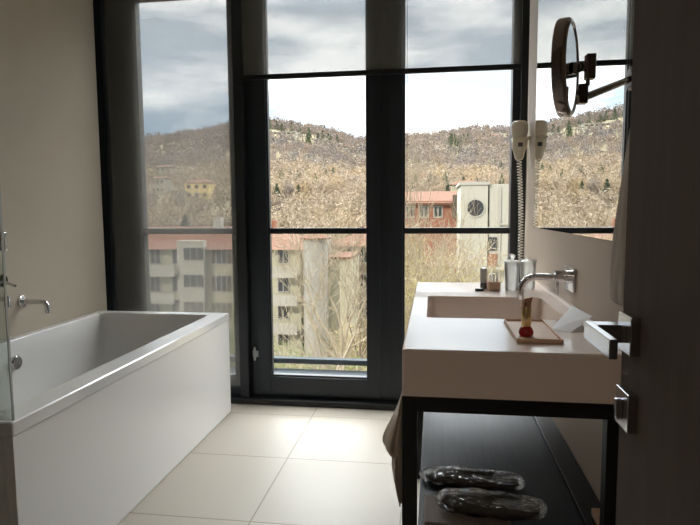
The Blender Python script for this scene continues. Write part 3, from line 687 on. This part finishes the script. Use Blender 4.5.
# ---- the large neighbouring houses
def bpart(nm, bm, mm_, par): return fin(nm, bm, mm_, par)
def winrow(par, x, y, z, w_, h_, pm=None, shut=True, nrm=-1):
    f = fin('window', B((x-w_/2-.12, x+w_/2+.12, y-.10, y+.05, z-.12, z+h_+.12)), M['ledge'], par)
    g_ = fin('pane', B((x-w_/2, x-.06, y-.13, y-.09, z, z+h_), (x+.06, x+w_/2, y-.13, y-.09, z, z+h_)), M['darkpane'], f)
    if shut: [fin('shutter', B((a_, b_, y-.14, y-.02, z, z+h_)), M['shutter'], par) for a_, b_ in ((x-w_*1.0, x-w_/2-.13), (x+w_/2+.13, x+w_*1.0))]
def hip(bm, x0, x1, y0, y1, z, h_, e_=.9):
    a = [bm.verts.new(q_) for q_ in ((x0-e_, y0-e_, z), (x1+e_, y0-e_, z), (x1+e_, y1+e_, z), (x0-e_, y1+e_, z), (x0+(y1-y0)/2, (y0+y1)/2, z+h_), (x1-(y1-y0)/2, (y0+y1)/2, z+h_))]
    for f in ((0, 1, 5, 4), (1, 2, 5), (2, 3, 4, 5), (3, 0, 4), (3, 2, 1, 0)): bm.faces.new([a[i] for i in f])
# A: cream apartment block
D = 56.0; xa0, xa1 = at(60, 300, D).x, at(301, 300, D).x; ze = at(200, 249, D).z; zr = at(200, 231, D+6).z
ap = empty('apartment_block', ((xa0+xa1)/2, D, -16)); T(ap, 'cream apartment block with a low red tiled roof, balconies and paired windows', 'building')
houses_clear(Vector(((xa0+xa1)/2, D+6, 0)), 20)
bpart('wall', B((xa0, xa1, D, D+13, -17, ze)), M['cream_wall'], ap)
bm = bmesh.new(); hip(bm, xa0, xa1, D, D+13, ze, zr-ze+.5); bpart('roof', bm, M['rooftile'], ap)
bpart('stair_bay', B((at(181, 260, D).x, at(207, 260, D).x, D-.9, D, -17, ze+.9)), M['white_wall'], ap)
for u, sh in ((106, 1), (126, 1), (156, 0), (178, 0), (222, 1), (244, 1), (283.5, 0)):
    for v in (263, 291, 318, 345):
        q_ = at(u, v, D); winrow(ap, q_.x, D, q_.z, 1.0, 1.55, shut=bool(sh))
for v in (247, 274, 301, 328):
    q_ = at(194, v, D-.9)
    f = fin('window', B((q_.x-1.15, q_.x+1.15, D-1.0, D-.88, q_.z-1.4, q_.z)), M['ledge'], ap)
    fin('pane', B(*[(q_.x-1.05+.72*i, q_.x-.43+.72*i, D-1.04, D-.99, q_.z-1.3, q_.z-.1) for i in range(3)]), M['darkpane'], f)
for v in (274, 301, 328, 355):
    for u0, u1 in ((146, 176), (272, 298)):
        a, b = at(u0, v, D-1).x, at(u1, v, D-1).x; z = at(200, v, D).z
        f = fin('balcony', B((a, b, D-1.4, D, z-.15, z+.05), (a, b, D-1.4, D-1.3, z+.05, z+.95)), M['ledge'], ap)
fin('chimney', B((at(214, 240, D+5).x, at(221, 240, D+5).x, D+5, D+6, ze, zr+1.5)), M['white_wall'], ap)
fin('chimney', B((at(272, 240, D+5).x, at(276, 240, D+5).x, D+5, D+6, ze, zr+1.2)), M['brick'], ap)
# A2: grey stone facade to its right, with curved corner
D2 = 50.0; xb0, xb1 = at(300, 300, D2).x, at(324, 300, D2).x
gb = empty('stone_building', ((xb0+xb1)/2, D2, -16)); T(gb, 'plain grey-beige stone building right of the cream block behind the bare tree', 'building')
bm = bmesh.new(); lathe(bm, [(0, -17), ((xb1-xb0)/2, -17), ((xb1-xb0)/2, at(310, 240, D2).z), (0, at(310, 240, D2).z)], 40, ((xb0+xb1)/2, D2+2, 0)); fin('curved_bay', bm, M['stone'], gb, smooth=2)
fin('wall', B((xb0, xb0+(xb1-xb0)*.5, D2+1.5, D2+10, -17, at(310, 241, D2).z)), M['stone'], gb)
fin('side_wing', B((xb1-.3, at(346, 300, D2).x, D2+3, D2+9, -17, at(330, 262, D2).z)), M['cream_wall'], gb)
zt_ = at(310, 240, D2).z; rr_ = (xb1-xb0)/2; bm = bmesh.new(); lathe(bm, [(0, .7), (rr_+.35, 0), (rr_+.35, -.12), (0, -.12)], 40, ((xb0+xb1)/2, D2+2, zt_+.12)); fin('roof', bm, M['rooftile'], gb)
zt_ = at(330, 262, D2).z; fin('roof', B((xb1-.3, at(347, 300, D2).x, D2+2.6, D2+9.3, zt_, zt_+.25)), M['rooftile'], gb)
houses_clear(Vector((xb0, D2+4, 0)), 7)
# A3: tan building with orange roof at the right edge of the left pane
D3 = 62.0; xc0, xc1 = at(328, 300, D3).x, at(398, 300, D3).x
tb_ = empty('tan_house', ((xc0+xc1)/2, D3, -16)); T(tb_, 'tan house with an orange roof behind the bare tree, right of the stone building', 'building')
fin('wall', B((xc0, xc1, D3, D3+9, -17, at(360, 246, D3).z)), mat('tan_render', (0.280, 0.230, 0.175), .9, spec=.05), tb_)
bm = bmesh.new(); hip(bm, xc0, xc1, D3, D3+9, at(360, 246, D3).z, 2.0, .7); fin('roof', bm, M['rooftile'], tb_)
for u in (352, 364, 384):
    for v in (262, 288, 314): q_ = at(u, v, D3); winrow(tb_, q_.x, D3, q_.z, .9, 1.5, shut=False)
fin('chimney', B((at(362, 230, D3).x-.5, at(362, 230, D3).x+.5, D3+3, D3+4, at(360, 246, D3).z, at(362, 233, D3).z)), M['brick'], tb_)
houses_clear(Vector(((xc0+xc1)/2, D3+4, 0)), 9)
# B: white modern block with porthole
D4 = 48.0; xd0, xd1 = at(461, 200, D4).x, at(488, 200, D4).x; zt4 = at(470, 185, D4).z
wbk = empty('modern_block', ((xd0+xd1)/2, D4, -16)); T(wbk, 'white modern block with a big dark round window', 'building')
fin('wall', B((xd0, xd1, D4, D4+8, -17, zt4)), M['white_wall'], wbk)
xe1 = at(509, 200, D4).x
fin('side_wall', B((xd1+.12, xe1, D4+.25, D4+8, -17, at(495, 184, D4).z)), M['white_wall'], wbk)
fin('parapet', B((xd0-.15, xd1+.1, D4-.12, D4+8, zt4, zt4+.25)), M['ledge'], wbk)
c_ = at(475.5, 208, D4-.02); bm = bmesh.new(); lathe(bm, [(.66, 0), (.74, 0), (.74, -.12), (.66, -.12), (.66, 0)], 36, (c_.x, D4, c_.z), 'Y'); fw = fin('round_window', bm, M['ledge'], wbk, smooth=2)
bm = bmesh.new(); lathe(bm, [(0, -.03), (.67, -.03), (.67, 0), (0, 0)], 36, (c_.x, D4, c_.z), 'Y'); fin('pane', bm, M['darkpane'], fw)
fin('glazing_bar', B((c_.x-.14, c_.x-.07, D4-.08, D4-.04, c_.z-.62, c_.z+.62), (c_.x+.12, c_.x+.19, D4-.08, D4-.04, c_.z-.6, c_.z+.6)), M['shutter'], fw)
c_ = at(492, 244, D4)
bm = bmesh.new(); box(bm, c_.x-.42, c_.x+.42, D4+.10, D4+.26, c_.z-.55, c_.z+.55); fin('capsule_window', bm, M['darkpane'], wbk, bevel=.35, seg=6)
z_ = at(492, 268, D4).z; fin('ledge', B((xd1+.1, xe1+.1, D4-.7, D4+.25, z_-.12, z_)), M['ledge'], wbk)
fin('red_panel', B((at(487, 260, D4).x, at(497, 260, D4).x, D4+.12, D4+.26, at(490, 266, D4).z, at(490, 254, D4).z)), M['brick'], wbk)
for u in (500.5,): fin('downpipe', B((at(u, 200, D4).x-.06, at(u, 200, D4).x+.06, D4+.1, D4+.25, -17, zt4-.2)), M['ledge'], wbk)
for v in (223,): q_ = at(506, v, D4); fin('balcony', B((q_.x-.5, q_.x+.5, D4-.5, D4+.25, q_.z-.15, q_.z)), M['ledge'], wbk)
houses_clear(Vector(((xd0+xe1)/2, D4+4, 0)), 7)
# C: red brick building left of it
D5 = 66.0; xf0, xf1 = at(396, 200, D5).x, at(464, 200, D5).x
rb = empty('brick_building', ((xf0+xf1)/2, D5, -16)); T(rb, 'low red brick building with a rust tiled roof beside the white modern block', 'building')
z5 = at(430, 201, D5).z; fin('wall', B((xf0, xf1, D5, D5+10, -17, z5)), M['brick'], rb)
bm = bmesh.new(); v_ = [bm.verts.new(q_) for q_ in ((xf0-.5, D5-.6, z5-.2), (xf1, D5-.6, z5-.2), (xf1, D5+7, z5+1.3), (xf0-.5, D5+7, z5+1.3), (xf0-.5, D5-.6, z5-.45), (xf1, D5-.6, z5-.45), (xf1, D5+7, z5+.9), (xf0-.5, D5+7, z5+.9))]
for f in ((0, 1, 2, 3), (7, 6, 5, 4), (0, 4, 5, 1), (1, 5, 6, 2), (2, 6, 7, 3), (3, 7, 4, 0)): bm.faces.new([v_[i] for i in f])
fin('roof', bm, M['rooftile'], rb)
q0, q1 = at(452.5, 212, D5), at(460, 195, D5); fin('dark_recess', B((q0.x, q1.x, D5-.75, D5, q0.z-.6, q1.z)), M['shutter'], rb)
for u in (410, 424, 438): q_ = at(u, 214, D5); winrow(rb, q_.x, D5, q_.z-.3, .8, 1.1, shut=False)
houses_clear(Vector(((xf0+xf1)/2, D5+5, 0)), 9)
# street-side lower building behind shrubs on the right
# ---- woods: nearest as single trees, the rest as one mass
spots = []
for _ in range(9000):
    a = math.radians(rng.uniform(-38, 17)); dd = math.sqrt(rng.uniform(82**2, 705**2)); x, y = dd*math.sin(a), dd*math.cos(a)
    spots.append((dd, x, y))
spots.sort(); kept = []; grid = {}
for dd, x, y in spots:
    sp_ = 4.6+dd*.0045; gx, gy = int(x//8), int(y//8)
    if not free(x, y): continue
    if any((x-a)**2+(y-b)**2 < sp_*sp_ for i in (-1, 0, 1) for j in (-1, 0, 1) for a, b in grid.get((gx+i, gy+j), ())): continue
    grid.setdefault((gx, gy), []).append((x, y)); kept.append((dd, x, y))
single = kept[:270]
for dd, x, y in single:
    if noise.noise(Vector((x/28, y/28, 0))) > .37: plant(PE, x, y, rng.uniform(.7, 1.05), 'dark green conifer among the bare woods on the lower hillside', 'conifers on the lower hillside')
    else: plant(PB, x, y, rng.uniform(.75, 1.15), 'bare tan-brown winter tree in the woods on the lower hillside', 'bare trees on the lower hillside')
bm = bmesh.new(); lay = bm.faces.layers.float.new('tint')
for dd, x, y in kept[270:]:
    sc_ = rng.uniform(.75, 1.2); z = hterr(x, y); ev = noise.noise(Vector((x/40, y/40, 0))) > .38; ti = rng.random()
    n_ = int(330 if dd < 260 else 200 if dd < 420 else 110); s_ = .8 if dd < 260 else 1.1 if dd < 420 else 1.6
    if ev: cards(bm, x, y, z, 6.5*sc_, 8.5*sc_, n_, s_, rng, ti, lay, 'cone', 1)
    else: cards(bm, x, y, z+1.0, 8.5*sc_, 8.5*sc_, n_, s_, rng, ti, lay, 'round', 0 if dd < 330 else 2)
print('trees', len(kept), 'faces', len(bm.faces))
wd = fin('distant_woods', bm, [M['bare'], M['ever'], M['barefar']], None, recalc=False)
T(wd, 'brown winter woods covering the upper hill up to the skyline', 'woods', None, 'stuff')

# ---- bare branching trees close by
def branches(bm, p, d, ln, r, depth, rg, upb=.12, spread=.55, mi=0, twig=None):
    n = 4; pts = [p]; cur = p; dd = d.normalized()
    for i in range(n):
        dd = (dd + Vector((rg.gauss(0, .13), rg.gauss(0, .13), rg.gauss(upb, .10)))).normalized(); cur = cur + dd*ln/n; pts.append(cur)
    rs = [max(r*(1-.5*i/n), .006) for i in range(n+1)]
    tube(bm, pts, rs, 6 if r > .05 else 3, cap=False, mi=mi)
    if depth <= 0: return
    k_ = 4 if depth > 1 else 3
    for j in range(k_):
        i = min(n, 1+j*(n)//k_+ (1 if j else 0)); u = Vector((rg.gauss(0, 1), rg.gauss(0, 1), rg.gauss(0, .5))); u = (u - dd*u.dot(dd)).normalized()
        branches(bm, pts[i], dd*(1-.35*spread)+u*spread*rg.uniform(.7, 1.2), ln*rg.uniform(.55, .8), rs[i]*.58, depth-1, rg, upb, spread, mi)
def bare_tree(px, py, D_, stems, ln, r, depth, seed, label, bark, upb=.12, spread=.55):
    rg = random.Random(seed); b = at(px, py, D_); gz = min(hterr(b.x, b.y), b.z-1); e_ = empty('bare_tree', (b.x, b.y, gz)); T(e_, label, 'tree')
    bm = bmesh.new(); tube(bm, [(b.x+.2, b.y, gz-.3), (b.x+.1, b.y, (gz+b.z)/2), (b.x, b.y, b.z)], [r*1.5, r*1.3, r*1.15], 10); fin('trunk', bm, bark, e_, smooth=True)
    bm = bmesh.new()
    for d in stems: branches(bm, b+Vector((0, 0, -.05)), Vector(d), ln*rg.uniform(.85, 1.1), r*.8, depth, rg, upb, spread)
    fin('branches', bm, bark, e_, smooth=True); return e_
bare_tree(341, 362, 21, [(.15, 0, 1), (-.55, .1, .9), (.5, -.1, 1), (-.15, .2, 1.1), (-1.0, 0, .75)], 2.7, .085, 4, 5, 'tall bare tree with several pale stems rising in front of the stone building', M['bark'], .10, .6)
bare_tree(331, 380, 18, [(-.3, 0, 1), (-.9, .1, .55), (.3, .2, 1)], 1.9, .06, 3, 9, 'smaller bare tree with thin leaning stems left of the tall pale one', M['bark'], .05, .7)
bare_tree(360, 360, 26, [(.1, 0, 1), (.4, 0, 1), (-.2, 0, 1)], 2.8, .06, 3, 21, 'thin bare tree at the right edge of the left door pane', M['barkdark'], .15, .4)
bare_tree(417, 290, 24, [(.02, 0, 1), (-.12, 0, 1), (.18, 0, 1)], 3.0, .06, 3, 31, 'slender upright bare tree left in the right door pane before the brick building', M['bark'], .35, .3)
bare_tree(433, 300, 22, [(.1, 0, 1), (-.3, 0, 1), (.5, 0, .9)], 1.8, .05, 3, 33, 'low bare tree with criss-crossing twigs in the right door pane', M['bark'], .1, .6)
bare_tree(458, 310, 20, [(.1, 0, 1), (-.5, 0, .9), (.4, 0, 1)], 1.5, .045, 3, 35, 'low twiggy bare tree below the white modern block', M['bark'], .1, .6)

# ---- shrubs below the windows
def shrub(u, v, D_, w_, h_, mt_, n_, s_, label, seed, tw=True):
    rg = random.Random(seed); b = at(u, v, D_); gz = hterr(b.x, b.y); e_ = empty('shrub', (b.x, b.y, gz)); T(e_, label, 'shrub')
    bm = bmesh.new(); lay = bm.faces.layers.float.new('tint')
    for _ in range(n_//40):
        cards(bm, b.x+rg.uniform(-.5, .5)*w_*.7, b.y+rg.uniform(-.4, .4)*w_*.6, b.z-h_+rg.uniform(0, .35)*h_, w_*.55, h_*.7, 40, s_, rg, rg.random()*.5, lay)
    fin('foliage', bm, mt_, e_, recalc=False)
    bm = bmesh.new(); tube(bm, [(b.x, b.y, gz-.2), (b.x, b.y, b.z-h_*.4)], [.16, .07], 6)
    for _ in range(26 if tw else 6):
        a = rg.uniform(0, 6.28); q_ = Vector((b.x+math.cos(a)*w_*.1, b.y+math.sin(a)*w_*.1, b.z-h_*rg.uniform(.5, .95)))
        branches(bm, q_, Vector((math.cos(a)*.7, math.sin(a)*.7, rg.uniform(.4, 1.2))), h_*rg.uniform(.3, .5), .022, 2, rg, .1, .6)
    fin('stems', bm, M['bark'], e_); return e_
shrub(430, 236, 27, 4.2, 5.5, M['shrub'], 3600, .13, 'broad olive shrub behind the transom in the right door pane', 51)
shrub(470, 243, 24, 3.4, 4.5, M['shrub'], 3200, .12, 'olive-tan shrub below the round window', 52)
shrub(410, 262, 19, 2.4, 3.5, M['shrub'], 2600, .10, 'tangled tan shrub at the lower left of the right door pane', 53)
shrub(447, 268, 18, 2.6, 3.5, M['shrub'], 2800, .10, 'dense tangled shrub just above the far edge of the basin top', 54)
shrub(500, 285, 17, 2.2, 3.0, M['ivy'], 2000, .10, 'dark green shrub low behind the wrapped tumblers', 55)
shrub(285, 335, 30, 3.0, 4.5, M['ivy'], 2600, .13, 'green ivy-covered shrub at the foot of the cream block', 56)
shrub(318, 352, 26, 3.2, 4.0, M['ivy'], 2600, .13, 'green shrub under the tall bare tree', 57)
shrub(355, 352, 24, 2.6, 4.0, M['ivy'], 2200, .12, 'green shrub at the lower right of the left door pane', 58)
shrub(284, 362, 20, 2.2, 3.0, M['ivy'], 1600, .12, 'low green shrub at the lower left of the left door pane', 59)
shrub(352, 312, 33, 3.4, 5.5, M['shrub'], 2600, .14, 'tan twiggy shrub in front of the tan house', 60)
shrub(225, 300, 34, 3.0, 5.0, M['ivy'], 2400, .15, 'green shrub before the cream block at the right edge of the narrow window', 61)
shrub(330, 232, 58, 5.5, 7.0, M['bare'], 2400, .22, 'brown twiggy crown rising behind the stone building', 62)
shrub(405, 224, 58, 5, 6.0, M['shrub'], 2400, .2, 'pale twiggy crown in front of the brick building', 63)
